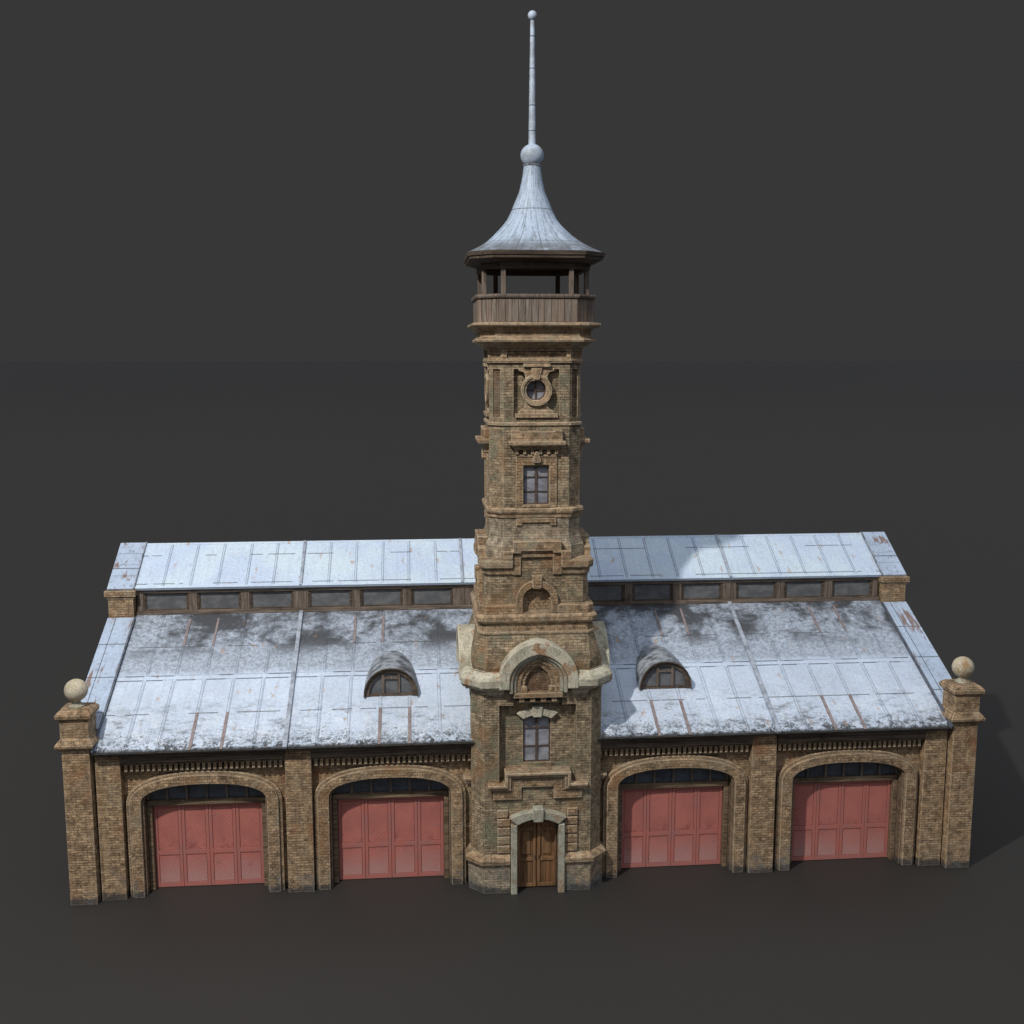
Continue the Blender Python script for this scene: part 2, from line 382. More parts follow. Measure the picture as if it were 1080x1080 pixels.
def FX(u, d, z):           # front of the wings: d is metres in front of y = 0
    return (u, -d, z)
def face_frame(k):         # the four faces of the tower, d measured from the tower axis
    c, sn = [(1, 0), (0, 1), (-1, 0), (0, -1)][k]
    def F(u, d, z):
        x, y = u, -d
        return (x * c - y * sn, YT + x * sn + y * c, z)
    return F
TF = [face_frame(k) for k in range(4)]     # 0 front, 1 right, 2 back, 3 left
def cham_frame(k, w, ch):                  # chamfer to the right of face k; d measured outwards from the chamfer plane
    F = TF[k]; cx = w - ch / 2
    def G(u, d, z):
        r = 1 / math.sqrt(2)
        return F(cx + (u + d) * r, cx + (d - u) * r, z)
    return G
def ring(w, ch, z):
    a = w - ch
    return [(x, YT + y, z) for x, y in [(-a, -w), (a, -w), (w, -a), (w, a), (a, w), (-a, w), (-w, a), (-w, -a)]]
def ring_corners(mbs, prof, ch, u0, m=None):
    """moulding that wraps the tower's four corners but leaves |u|<u0 open on the faces; prof = [(w, z)...] closed"""
    for k in range(4):
        mb = mbs[k] if isinstance(mbs, list) else mbs
        F = TF[k]; rows = []
        for w, z in prof:
            a = w - ch
            ua = u0[k] if isinstance(u0, (list, tuple)) else u0
            ub = u0[(k + 1) % 4] if isinstance(u0, (list, tuple)) else u0
            rows.append([F(ua, w, z), F(a, w, z), F(w, a, z), F(w, ub, z)])
        n = len(rows); V = [p for r in rows for p in r]; fs = []
        for j in range(n):
            jj = (j + 1) % n
            for i in range(3): fs.append((j * 4 + i, j * 4 + i + 1, jj * 4 + i + 1, jj * 4 + i))
        fs += [tuple(j * 4 for j in range(n)), tuple(j * 4 + 3 for j in range(n))[::-1]]
        mb.mesh(V, fs, m)
def arch(hw, zs, rise, n=24, e=2.0, foot=None, point=0.0):
    """curve from left foot over the top to the right foot"""
    pts = []
    for i in range(n + 1):
        t = math.pi - math.pi * i / n; c, sn = math.cos(t), math.sin(t)
        x = hw * math.copysign(abs(c) ** (2 / e), c); z = rise * (abs(sn) ** (2 / e))
        z += point * max(0, 1 - abs(x) / (hw * .55)) ** 1.3
        pts.append((x, zs + z))
    if foot is not None: pts = [(-hw, foot)] + pts + [(hw, foot)]
    return pts
def cols_from_arch(pts, zlow, cx=0):
    """hole columns for MB.wall from an arch curve"""
    out = []
    for u, z in pts:
        if out and abs(out[-1][0] - (u + cx)) < 1e-5:
            out[-1] = (u + cx, zlow, max(z, out[-1][2])); continue
        out.append((u + cx, zlow, z))
    return out
def shift(pts, dx): return [(u + dx, z) for u, z in pts]
def sphere(mb, c, r, squash=1.0, n=28, m=20, mat=None):
    rings = []
    for j in range(m + 1):
        t = -math.pi / 2 + math.pi * j / m; rr = max(r * math.cos(t), 1e-4)
        rings.append([(c[0] + rr * math.cos(2 * math.pi * i / n), c[1] + rr * math.sin(2 * math.pi * i / n), c[2] + squash * r * math.sin(t)) for i in range(n)])
    mb.loft(rings, mat)
def lathe(mb, c, prof, n=24, mat=None, cap=True):
    mb.loft([[(c[0] + r * math.cos(2 * math.pi * i / n), c[1] + r * math.sin(2 * math.pi * i / n), z) for i in range(n)] for r, z in prof], mat, cap, cap)

# ------------------------------------------------------------------ ground
g = MB(); R = 3000
g.face([(-R, -R, 0), (R, -R, 0), (R, R, 0), (-R, R, 0)])
go = g.build('ground', 'ground'); go['kind'] = 'structure'

ROOT = bpy.data.objects.new('fire_station', None); COL.objects.link(ROOT)
ROOT['label'] = 'brick fire station with four red garage doors, zinc roofs and a tall spired watchtower'
ROOT['category'] = 'building'

# ================================================================== WINGS
YE, ZE, YU, ZU = -.281, 5.245, 6.01, 8.329       # lower roof: eave and top
YC, ZC, ZK = 5.95, 9.40, 10.70                   # clerestory roof eave, ridge height
XO, XI = 15.50, 14.52                            # outer and inner edge of the end copings
BAYC = [-11.12, -4.94, 4.94, 11.12]
YW, YD = .40, .78                                # bay wall plane, door plane

def slope(v, off=0.0):     # point on the lower roof
    dy, dz = YU - YE, ZU - ZE; L = math.hypot(dy, dz)
    return YE + dy * v - off * dz / L, ZE + dz * v + off * dy / L
def uslope(v, off=0.0):
    dy, dz = YR - YC, ZK - ZC; L = math.hypot(dy, dz)
    return YC + dy * v - off * dz / L, ZC + dz * v + off * dy / L
def slab(mb, fn, x0, x1, v0, v1, t0, t1, m=None):
    P = [(x, *fn(v, t)) for t in (t0, t1) for v in (v0, v1) for x in (x0, x1)]
    uv = [(x, v) for t in (0, 1) for v in (v0, v1) for x in (x0, x1)]
    F = [(0, 2, 3, 1), (4, 5, 7, 6), (0, 1, 5, 4), (2, 6, 7, 3), (0, 4, 6, 2), (1, 3, 7, 5)]
    mb.mesh(P, F, m, [[uv[i] for i in f] for f in F])
def mirror_y(o):
    c = o.copy(); COL.objects.link(c); c.parent = o.parent; c.location = (0, 2 * YR, 0); c.scale = (1, -1, 1); return c

for sgn in (-1, 1):
    # lower roof
    xa, xb = (-XI, -2.0) if sgn < 0 else (2.0, XI)
    r = MB()
    NV = 6
    slab(r, slope, xa, xb, 0, 1, -.09, 0)
    slab(r, slope, xa, xb, -.0075, -.0005, -.088, -.012, 'moss')
    slab(r, slope, min(0, sgn * 1.999), max(0, sgn * 1.999), .60, 1, -.09, 0)
    xs = [sgn * (8.36 + 1.03 * k) for k in range(-5, 6)]
    for i, x in enumerate(xs):
        if abs(x) < 2.4: continue
        big = abs(abs(x) - 8.36) < .01
        k = round((abs(x) - 8.36) / 1.03)
        if big:
            slab(r, slope, x - .07, x + .07, -.008, 1.0, .001, .10, 'seam' )
        else:
            j = random.uniform(-.02, .02)
            slab(r, slope, x + j - .014, x + j + .014, .0, .478, .001, .022, 'zinc_lower')
            slab(r, slope, x + j + .03 - .012, x + j + .03 + .012, .522, .995, .001, .02, 'zinc_lower')
            for e_ in (-.055, .045): slab(r, slope, x + j + e_, x + j + e_ + .009, .0, .478, .001, .006, 'joint')
            for e_ in (-.02, .075): slab(r, slope, x + j + e_, x + j + e_ + .008, .522, .99, .001, .006, 'joint')
            kk = (k % 6) if sgn < 0 else (k % 6)
            if kk in (2, 3):
                slab(r, slope, x + j - .05, x + j + .05, .0, .245, .002, .028, 'seam_rust')
            if kk in (3, 4):
                slab(r, slope, x + j + .03 - .045, x + j + .03 + .035, .74, .96, .002, .024, 'seam_rust')
    # double lap across the slope at mid height
    lo, hi = min(xa, xb) + .03, max(xa, xb) - .1
    x0 = lo
    cuts = sorted([x for x in xs if lo < x < hi])
    for a, b in zip([lo] + cuts, cuts + [hi]):
        if b - a < .2: continue
        slab(r, slope, a + .03, b - .03, .484, .490, .001, .020, 'zinc_lower')
        slab(r, slope, a + .05, b - random.uniform(.05, .5), .4805, .4835, .001, .007, 'joint')
        slab(r, slope, a + .03, b - .03, .516, .519, .001, .018, 'zinc_lower')
        if random.random() < .7: slab(r, slope, a + random.uniform(.1, .5), b - .06, .512, .515, .001, .007, 'joint')
    ro = r.build('lower_roof', 'zinc_lower', ROOT, label='lower lean-to roof slope of weathered zinc %s the tower' % ('left of' if sgn < 0 else 'right of'))
    bk = MB(); slab(bk, slope, xa, xb, 0, 1, -.09, 0)
    o2 = bk.build('rear_roof', 'zinc_lower', ROOT); o2.location = (0, 2 * YR, 0); o2.scale = (1, -1, 1)
    # upper roof
    r = MB(); xl, xr = xa, xb; xa, xb = (-XI, 0) if sgn < 0 else (0, XI)
    slab(r, uslope, xa, xb, -.02, 1.0, -.08, 0)
    for x in xs + [sgn * 2.2]:
        j = random.uniform(-.02, .02)
        if abs(abs(x) - 8.36) < .01 or abs(x) == 2.2: slab(r, uslope, x - .05, x + .05, -.02, 1.0, .001, .08, 'seam')
        else:
            slab(r, uslope, x + j - .014, x + j + .014, .0, .99, .001, .022, 'zinc_upper')
            for e_ in (-.045, .035): slab(r, uslope, x + j + e_, x + j + e_ + .011, .02, .99, .001, .006, 'joint')
    slab(r, uslope, xa, xb, -.022, .02, .002, .03, 'zinc_upper')
    cap = [(xa, YR - .06, ZK - .03), (xb, YR - .06, ZK - .03), (xb, YR, ZK + .035), (xa, YR, ZK + .035)]
    r.face(cap, 'zinc_upper', [(xa, .97), (xb, .97), (xb, .99), (xa, .99)])
    uo = r.build('upper_roof', 'zinc_upper', ROOT, label='raised clerestory roof of pale blue zinc %s the tower' % ('left of' if sgn < 0 else 'right of'))
    b2 = MB(); slab(b2, uslope, xa, xb, -.02, 1.0, -.08, 0)
    o2 = b2.build('rear_roof', 'zinc_upper', ROOT); o2.location = (0, 2 * YR, 0); o2.scale = (1, -1, 1)
    # clerestory wall: timber frame, posts, sills and three-light bays
    fw_ = MB(); yw = 6.14
    z0, z1 = 8.25, 9.42
    lo_, hi_ = min(abs(xa), abs(xb)), XI
    fw_.box(xa, xb, yw + .12, yw + .2, z0, z1)
    fw_.box(xa, xb, yw - .10, yw + .1, 8.33, 8.47, 'wood_greyx')
    fw_.box(xa, xb, yw - .08, yw + .1, 9.16, 9.33, 'wood_greyx')
    wc = [sgn * v for v in (3.36, 5.32, 7.27, 9.50, 11.45, 13.42)]
    edges = []
    posts = [(1.2, 2.62), (4.12, 4.55), (6.06, 6.50), (8.04, 8.71), (10.25, 10.68), (12.20, 12.63), (14.19, 14.50)]
    for a, b in posts:
        A, B = sorted((sgn * a, sgn * b))
        fw_.box(A + .06, B - .06, yw - .05, yw + .1, 8.472, 9.158, 'wood_grey')
        fw_.box(A, A + .055, yw - .02, yw + .1, 8.472, 9.158)
        fw_.box(B - .055, B, yw - .02, yw + .1, 8.472, 9.158)
    fw_.build('clerestory_frame', 'wood_dark', ROOT, bevel=.008)
    for (a, b), (c, d) in zip(posts, posts[1:]):
        A, B = sorted((sgn * b, sgn * c))
        f = MB(); t = .045
        f.box(A + .001, B - .001, yw + .02, yw + .09, 8.473, 8.473 + t); f.box(A + .001, B - .001, yw + .02, yw + .09, 9.157 - t, 9.157)
        f.box(A + .001, A + t, yw + .02, yw + .09, 8.475 + t, 9.155 - t); f.box(B - t, B - .001, yw + .02, yw + .09, 8.475 + t, 9.155 - t)
        wo = f.build('clerestory_window', 'wood_dark', ROOT)
        p = MB(); p.box(A + t, B - t, yw + .06, yw + .08, 8.474 + t, 9.156 - t); p.build('pane', 'glass_cler', wo)
    # eave fascia board under the lower roof
    for (ea, eb) in ((2.05, 7.53), (8.43, 13.74)):
        a = MB(); ea, eb = sorted((sgn * ea, sgn * eb))
        a.box(ea, eb, YE + .10, YE + .17, 5.02, 5.20)
        a.box(ea, eb, -.08, .29, 4.80, 5.02)
        a.box(ea, eb, YE + .171, .29, 5.021, 5.16)
        a.build('eave_board', 'wood_dark', ROOT, bevel=.01)
    # end coping: metal covered, raised above the roof
    A, B = sorted((sgn * XI, sgn * XO))
    c = MB()
    v0 = (.62 - YE) / (YU - YE)
    slab(c, slope, A, B, v0, .965, -.10, .11)
    slab(c, slope, A - .0 if sgn > 0 else B, A + .03 if sgn > 0 else B + .03, v0, .965, .112, .135, 'zinc_dull')
    inner = A if sgn > 0 else B
    slab(c, slope, inner - .02, inner + .02, -.01, .965, -.02, .14, 'joint')
    mid = (A + B) / 2
    slab(c, slope, mid - .19, mid - .17, .02, .96, .111, .122, 'joint')
    c.build('end_coping', 'zinc_cope', ROOT, label='zinc coping on the %s gable, streaked with rust' % ('left' if sgn < 0 else 'right'))
    c = MB(); slab(c, uslope, A, B, -.04, 1.0, -.10, .07)
    slab(c, uslope, A, B, .40, .415, .071, .078, 'joint')
    slab(c, uslope, inner - .015, inner + .015, -.04, 1.0, -.02, .10, 'zinc_dull')
    co = c.build('ridge_coping', 'zinc_cope', ROOT)
    c = co.copy(); COL.objects.link(c); c.location = (0, 2 * YR, 0); c.scale = (1, -1, 1)
    # brick pier below the clerestory roof end
    p = MB(); px0, px1 = A - .02, B + .02
    p.box(px0 + .05, px1 - .05, 5.78, 6.6, 7.95, 9.02)
    p.box(px0, px1, 5.72, 6.6, 8.02, 8.13, 'brick_trim')
    p.box(px0 + .02, px1 - .02, 5.75, 6.6, 9.02, 9.12, 'brick_trim')
    p.box(px0 - .06, px1 + .06, 5.68, 6.6, 9.12, 9.34, 'brick_trim')
    p.build('gable_pier', 'brick', ROOT, bevel=.02)
    # gable end wall
    gA, gB = sorted((sgn * 14.62, sgn * 15.38))
    prof = [(.05, 0), (.05, 5.2), (5.9, 8.12), (6.0, 9.2), (YR, ZK - .12)]
    prof = prof + [(2 * YR - y, z) for y, z in prof[::-1][1:]]
    gw = MB(); n = len(prof)
    V = [(gA, y, z) for y, z in prof] + [(gB, y, z) for y, z in prof]
    gw.mesh(V, [tuple(range(n))[::-1], tuple(range(n, 2 * n))] + [(i, (i + 1) % n, n + (i + 1) % n, n + i) for i in range(n)])
    gw.build('gable_wall', 'brick', ROOT)
    # rear coping
    rc = MB(); slab(rc, slope, A, B, .0, .965, -.10, .11); o = rc.build('end_coping', 'zinc_cope', ROOT); o.location = (0, 2 * YR, 0); o.scale = (1, -1, 1)
    # back walls
    bw = MB(); bw.box(min(xa, xb), max(xa, xb), 2 * YR - .4, 2 * YR - .1, 0, 5.2); bw.box(min(xa, xb), max(xa, xb), 2 * YR - 6.25, 2 * YR - 6.1, 8.2, 9.4)
    bw.build('rear_wall', 'brick', ROOT)

    # end pillar
    P0, P1 = sorted((sgn * 14.63, sgn * 15.51)); cx = (P0 + P1) / 2; y0, y1 = -.265, .62; cy = (y0 + y1) / 2; h = .44
    p = MB(); p.box(P0, P1, y0, y1, 0, 5.36); 
    po = p.build('corner_pillar', 'brick', ROOT, bevel=.025, label='brick corner pillar at the %s end carrying a stone ball' % ('left' if sgn < 0 else 'right'))
    q = MB()
    sq = lambda w, z: [(cx - w, cy - w, z), (cx + w, cy - w, z), (cx + w, cy + w, z), (cx - w, cy + w, z)]
    q.loft([sq(w, z) for w, z in [(.44, 5.361), (.50, 5.37), (.60, 5.47), (.61, 5.56), (.52, 5.68), (.46, 5.74), (.45, 5.75)]], 'brick_trim', True, False)
    q.loft([sq(w, z) for w, z in [(.45, 5.75), (.45, 6.34)]])
    q.loft([sq(w, z) for w, z in [(.45, 6.34), (.47, 6.36), (.55, 6.44), (.56, 6.56), (.50, 6.64), (.42, 6.70), (.0, 6.71)]], 'brick_trim')
    q.build('pillar_capital', 'brick', po, bevel=.012)
    q = MB(); lathe(q, (cx, cy), [(.24, 6.70), (.25, 6.74), (.20, 6.79), (.13, 6.84), (.13, 6.93)], 24, 'stone_grey')
    sphere(q, (cx, cy, 7.25), .37); q.build('stone_ball', 'ball', po, smooth=True)
    # pilasters
    for a, b in ((13.755, 14.56), (7.545, 8.415)):
        X0, X1 = sorted((sgn * a, sgn * b))
        p = MB(); p.box(X0, X1, 0, .45, 0, 5.26); p.build('pilaster', 'brick', ROOT, bevel=.02)

# ---- garage bays
for bi, cx in enumerate(BAYC):
    side = -1 if cx < 0 else 1
    lim = {0: (-13.76, -8.41), 1: (-7.55, -2.1), 2: (2.1, 7.55), 3: (8.41, 13.76)}[bi]
    hole = arch(2.03, 3.28, .62, 30, 2.35, foot=0.0)
    w = MB()
    w.wall(lim[0], lim[1], 0, 4.82, cols_from_arch(hole, 0.0, cx), -YW, .38, FX, None, 'brick_dark')  # reveal takes the darker brick, deepening the jamb's shade by colour
    # recessed cheeks next to the pilasters
    w.build('bay_wall', 'brick', ROOT)
    # archivolt
    a = MB()
    a.band(shift(arch(2.45, 3.22, 1.03, 30, 2.35, 0), cx), shift(arch(2.06, 3.28, .645, 30, 2.35, 0), cx), -YW + .001, -.08, FX)
    a.band(shift(arch(2.56, 3.22, 1.12, 30, 2.35, 0), cx), shift(arch(2.452, 3.22, 1.032, 30, 2.35, 0), cx), -YW + .001, -.19, FX, 'brick_trim')
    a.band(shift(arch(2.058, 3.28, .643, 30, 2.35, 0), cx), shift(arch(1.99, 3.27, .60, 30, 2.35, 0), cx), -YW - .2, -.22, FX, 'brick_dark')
    a.build('garage_arch', 'brick_trim', ROOT, bevel=.03)
    # dentil frieze
    d = MB()
    d.box(lim[0] + .02, lim[1] - .02, .10, .28, 4.66, 4.79)
    d.box(lim[0] + .02, lim[1] - .02, .20, .28, 4.36, 4.42)
    n = 29; span = lim[1] - lim[0] - .12
    for i in range(n):
        x = lim[0] + .06 + span * (i + .5) / n
        d.box(x - .045, x + .045, .12, .29, 4.43, 4.655, 'brick_trim')
    d.build('dentil_frieze', 'brick_dark', ROOT, bevel=.008)
    # door frame: jambs and transom
    f = MB()
    f.box(cx - 1.985, cx - 1.82, .56, .80, 0, 3.0); f.box(cx + 1.82, cx + 1.985, .56, .80, 0, 3.0)
    f.box(cx - 1.985, cx + 1.985, .60, .80, 3.002, 3.19)
    f.build('garage_frame', 'wood_beam', ROOT, bevel=.02)
    # fanlight
    fl = MB(); cur = arch(1.98, 3.26, .59, 24, 2.35)
    fl.prism(shift([(-1.98, 3.2)] + cur + [(1.98, 3.2)], cx), -.80, -.72, FX)
    fo = fl.build('fanlight', 'glass_fan', ROOT)
    bars = MB()
    for i in range(5):
        x = cx + (i - 2) * .66
        bars.box(x - .04, x + .04, .64, .715, 3.195, 3.86 - .012 * (i - 2) ** 2 * 4)
    bars.band(shift(arch(1.985, 3.27, .60, 24, 2.35, 3.235), cx), shift(arch(1.90, 3.25, .55, 24, 2.35, 3.235), cx), -.73, -.62, FX)
    bars.build('glazing_bar', 'wood_grey', fo)
    # folding door, four leaves
    for k in range(4):
        x0 = cx - 1.815 + k * .9075; x1 = x0 + .9075; e = .006
        lf = MB()
        def board(z0, z1):
            lf.face([(x0 + e, YD, z0), (x1 - e, YD, z0), (x1 - e, YD, z1), (x0 + e, YD, z1)], None,
                    [(k * .9, z0), (k * .9 + .9, z0), (k * .9 + .9, z1), (k * .9, z1)])
        board(.02, 2.99)
        lf.box(x0 + e, x1 - e, YD + .001, YD + .05, .02, 2.99, 'red_groove')
        yy = YD - .022
        for (a, b) in ((x0 + e, x0 + .105), (x1 - .105, x1 - e)): lf.box(a, b, yy, YD - .001, .02, 2.99, 'red_rail')
        for (a, b) in ((.02, .17), (1.18, 1.34), (2.87, 2.99)): lf.box(x0 + .106, x1 - .106, yy + .003, YD - .001, a, b, 'red_rail')
        for (a, b) in ((.17, 1.18), (1.34, 2.87)):     # bead round each panel
            for (c, d) in ((x0 + .11, x0 + .125), (x1 - .125, x1 - .11)): lf.box(c, d, YD - .010, YD - .001, a + .01, b - .01, 'red_groove')
            lf.box(x0 + .126, x1 - .126, YD - .012, YD - .001, a + .005, a + .02, 'red_groove'); lf.box(x0 + .126, x1 - .126, YD - .012, YD - .001, b - .02, b - .005, 'red_groove')
        if k == 0:
            door = bpy.data.objects.new('garage_door', None); COL.objects.link(door); door.parent = ROOT
            door['label'] = ['leftmost red folding garage door', 'red garage door just left of the tower', 'red garage door just right of the tower', 'rightmost red folding garage door'][bi]
        lf.build('door_leaf', 'red', door, recalc=False, bevel=.006, seg=1)
    cc = MB(); cc.box(cx - 1.84, cx + 1.84, YD + .06, YD + .3, 0, 3.3); cc.build('garage_lining', 'shadow_gap', ROOT)

# ---- eyebrow dormers
def dormer(cx):
    zb, zt = 6.27, 7.30; hw = .95; yf = 1.83
    d = MB(); n = 22
    def cur(w, h, zz): return arch(w, zz, h, n, 2.15)
    outer = cur(hw, zt - zb, zb)
    V0 = []; V1 = []
    for u, z in outer:
        y, _z = yf, z
        yb = YE + (z - ZE) / (ZU - ZE) * (YU - YE)
        V0.append((cx + u, yf - .20, z)); V1.append((cx + u, max(yb + .05, yf), z + .0))
    # barrel, bulging slightly between front and roof
    VM = [(a[0] , (a[1] + b[1]) / 2, a[2] + .02) for a, b in zip(V0, V1)]
    m = len(V0)
    fs = []
    uvs = []
    for i in range(m - 1):
        fs += [(i, i + 1, m + i + 1, m + i), (m + i, m + i + 1, 2 * m + i + 1, 2 * m + i)]
        uvs += [[(i / m, 0)] * 4] * 2
    d.mesh(V0 + VM + V1, fs)
    inn = cur(hw - .045, zt - zb - .045, zb)
    d.band([(cx + u, z) for u, z in outer], [(cx + u, z) for u, z in inn], -yf, -(yf - .201), FX, 'wood_dark')
    root = d.build('dormer_window', 'zinc_dull', ROOT, smooth=True, recalc=False, label='small curved eyebrow dormer on the roof %s of the tower' % ('left' if cx < 0 else 'right'))
    f = MB(); o2 = cur(hw - .05, zt - zb - .05, zb); i2 = cur(hw - .19, zt - zb - .19, zb)
    f.band([(cx + u, z) for u, z in o2], [(cx + u, z) for u, z in i2], -yf - .05, -(yf - .10), FX)
    f.box(cx - .9, cx + .9, yf - .06, yf + .05, zb - .05, zb + .08)
    for u in (-.27, .27): f.box(cx + u - .045, cx + u + .045, yf - .075, yf + .04, zb + .082, zb + .82, 'wood_grey')
    f.box(cx - .225, cx + .225, yf - .07, yf + .04, zb + .60, zb + .67, 'wood_grey')
    f.build('dormer_frame', 'wood_dark', root)
    p = MB(); p.prism([(cx + u, z) for u, z in cur(hw - .1, zt - zb - .1, zb)], -yf - .06, -yf - .0, FX); p.build('pane', 'glass_cler', root)
dormer(-4.90); dormer(4.84)

# ================================================================== TOWER
def T(name, mat, mb, **kw):
    if isinstance(mb, list): return [m.build(name, mat, ROOT, **kw) for m in mb]
    return mb.build(name, mat, ROOT, **kw)
def four(): return [MB() for _ in range(4)]
# base and lower shaft ------------------------------------------------
sh = MB(); w, ch = 2.2, .40
for k in range(4):
    F = TF[k]
    G = cham_frame(k, w, ch); hc = ch / math.sqrt(2)
    sh.rect(-hc, hc, 0, 7.74, 0, G)
    if k == 0:
        dh = [(-.70, 0, 2.42), (-.69, 0, 2.45)] + [(u, 0, z) for u, z in arch(.66, 2.46, .16, 12)[1:-1]] + [(.69, 0, 2.45), (.70, 0, 2.42)]
        sh.wall(-1.8, 1.8, 0, 3.5, dh, w, .30, F)
    else: sh.rect(-1.8, 1.8, 0, 3.5, w, F)
    sh.wall(-1.8, 1.8, 3.5, 7.0, [(-1.29, 3.82, 6.56), (-.82, 3.82, 6.56), (-.8199, 3.82, 7.0), (.8199, 3.82, 7.0), (.82, 3.82, 6.56), (1.29, 3.82, 6.56)], w, .31, F)
    # back of the panel with its window opening
    wh = cols_from_arch(arch(.46, 6.02, .12, 10, 2.2, 4.46), 4.46)
    sh.wall(-1.3, 1.3, 3.8, 7.05, wh, w - .31, .13, F, 'brick_tower')
    sh.rect(-1.8, -.95, 7.0, 7.74, w, F); sh.rect(.95, 1.8, 7.0, 7.74, w, F)
T('tower_shaft', 'brick_tower', sh)
# plinth
pl = MB()
ring_corners(pl, [(2.15, 0), (2.30, 0), (2.31, 1.0), (2.15, 1.0)], .50, [.93, 0.0, 0.0, 0.0], 'render')
ring_corners(pl, [(2.15, 1.001), (2.33, 1.001), (2.40, 1.06), (2.41, 1.22), (2.33, 1.30), (2.24, 1.36), (2.15, 1.37)], .50, [.93, 0.0, 0.0, 0.0], 'stone_warm')
T('tower_plinth', 'render', pl, bevel=.02)
# door surround
F = TF[0]; ds = MB()
ds.prism([(-.91, 0), (-.70, 0), (-.70, 2.46), (-.91, 2.46)], 2.1, 2.44, F); ds.prism([(.70, 0), (.91, 0), (.91, 2.46), (.70, 2.46)], 2.1, 2.44, F)
def seg(hw, zs, rise, n=14):
    return [(hw * (2 * i / n - 1), zs + rise * (1 - (2 * i / n - 1) ** 2)) for i in range(n + 1)]
ds.band(seg(.965, 2.71, .24), seg(.70, 2.464, .20), 2.1, 2.46, F)
ds.prism([(-.16, 2.60), (.16, 2.60), (.18, 3.06), (-.18, 3.06)], 2.15, 2.56, F)
T('door_surround', 'stone_grey', ds, bevel=.025)
for sg in (-1, 1):
    qs = MB()
    for j in range(5):
        z = 1.42 + j * .315
        a, b = sorted((sg * .93, sg * 1.36)); 
        if j == 4: a, b = sorted((sg * 1.0, sg * 1.36))
        qs.prism([(a, z), (b, z), (b, z + .275), (a, z + .275)], 2.19, 2.29, F)
    T('quoin_blocks', 'brick_trim', qs, bevel=.03)
# oak double door
for sg in (-1, 1):
    d = MB(); a, b = (-.69, -.005) if sg < 0 else (.005, .69)
    dd = 1.95
    d.prism([(a, .02), (b, .02), (b, 2.62 if sg < 0 else 2.47), (a, 2.47 if sg < 0 else 2.62)], dd - .08, dd, F)
    for (u0, u1, z0, z1) in ((a + .02, a + .12, .05, 2.4), (b - .12, b - .02, .05, 2.4), (a + .121, b - .121, .05, .17), (a + .121, b - .121, .98, 1.10), (a + .121, b - .121, 2.06, 2.18), (a + .121, b - .121, 2.30, 2.4)):
        d.prism([(u0, z0), (u1, z0), (u1, z1), (u0, z1)], dd, dd + .04, F, 'oak_rail')
    d.prism([(a + .19, 1.18), (b - .19, 1.18), (b - .19, 1.98), (a + .19, 1.98)], dd, dd + .03, F, 'oak_rail', .9)
    if sg < 0: door = bpy.data.objects.new('entrance_door', None); COL.objects.link(door); door.parent = ROOT; door['label'] = 'brown panelled double door under a grey stone surround'
    lo = d.build('door_leaf', 'oak', door, bevel=.008, seg=1)
    hn = MB(); x = -.07 if sg < 0 else .07
    hn.prism([(x - .015, 1.08), (x + .015, 1.08), (x + .015, 1.2), (x - .015, 1.2)], dd + .04, dd + .09, F); hn.build('handle', 'iron', door)
bk = MB(); bk.prism([(-.8, 0), (.8, 0), (.8, 2.8), (-.8, 2.8)], 1.6, 1.85, F); T('door_lining', 'shadow_gap', bk)

def win(k, u0, u1, z0, z1, d, name='tower_window', rows=3, t=.035):
    F = TF[k]
    f = MB()
    f.prism([(u0, z0), (u0 + t, z0), (u0 + t, z1), (u0, z1)], d, d + .05, F); f.prism([(u1 - t, z0), (u1, z0), (u1, z1), (u1 - t, z1)], d, d + .05, F)
    f.prism([(u0 + t, z0), (u1 - t, z0), (u1 - t, z0 + t), (u0 + t, z0 + t)], d, d + .05, F); f.prism([(u0 + t, z1 - t), (u1 - t, z1 - t), (u1 - t, z1), (u0 + t, z1)], d, d + .05, F)
    m = (u0 + u1) / 2
    f.prism([(m - .035, z0 + t), (m + .035, z0 + t), (m + .035, z1 - t), (m - .035, z1 - t)], d, d + .06, F)
    for i in range(1, rows):
        z = z0 + (z1 - z0) * (i / rows + (.05 if i == rows - 1 else 0))
        for a, b in ((u0 + t, m - .036), (m + .036, u1 - t)): f.prism([(a, z - .016), (b, z - .016), (b, z + .016), (a, z + .016)], d, d + .04, F)
    o = f.build(name, 'iron', ROOT)
    p = MB(); p.prism([(u0 - .02, z0 - .02), (u1 + .02, z0 - .02), (u1 + .02, z1 + .02), (u0 - .02, z1 + .02)], d - .03, d + .002, F); p.build('pane', 'glass', o)
    return o
step1 = four(); step2 = four(); sil = four(); lint = four(); ar = four(); inf = four(); nich = four()
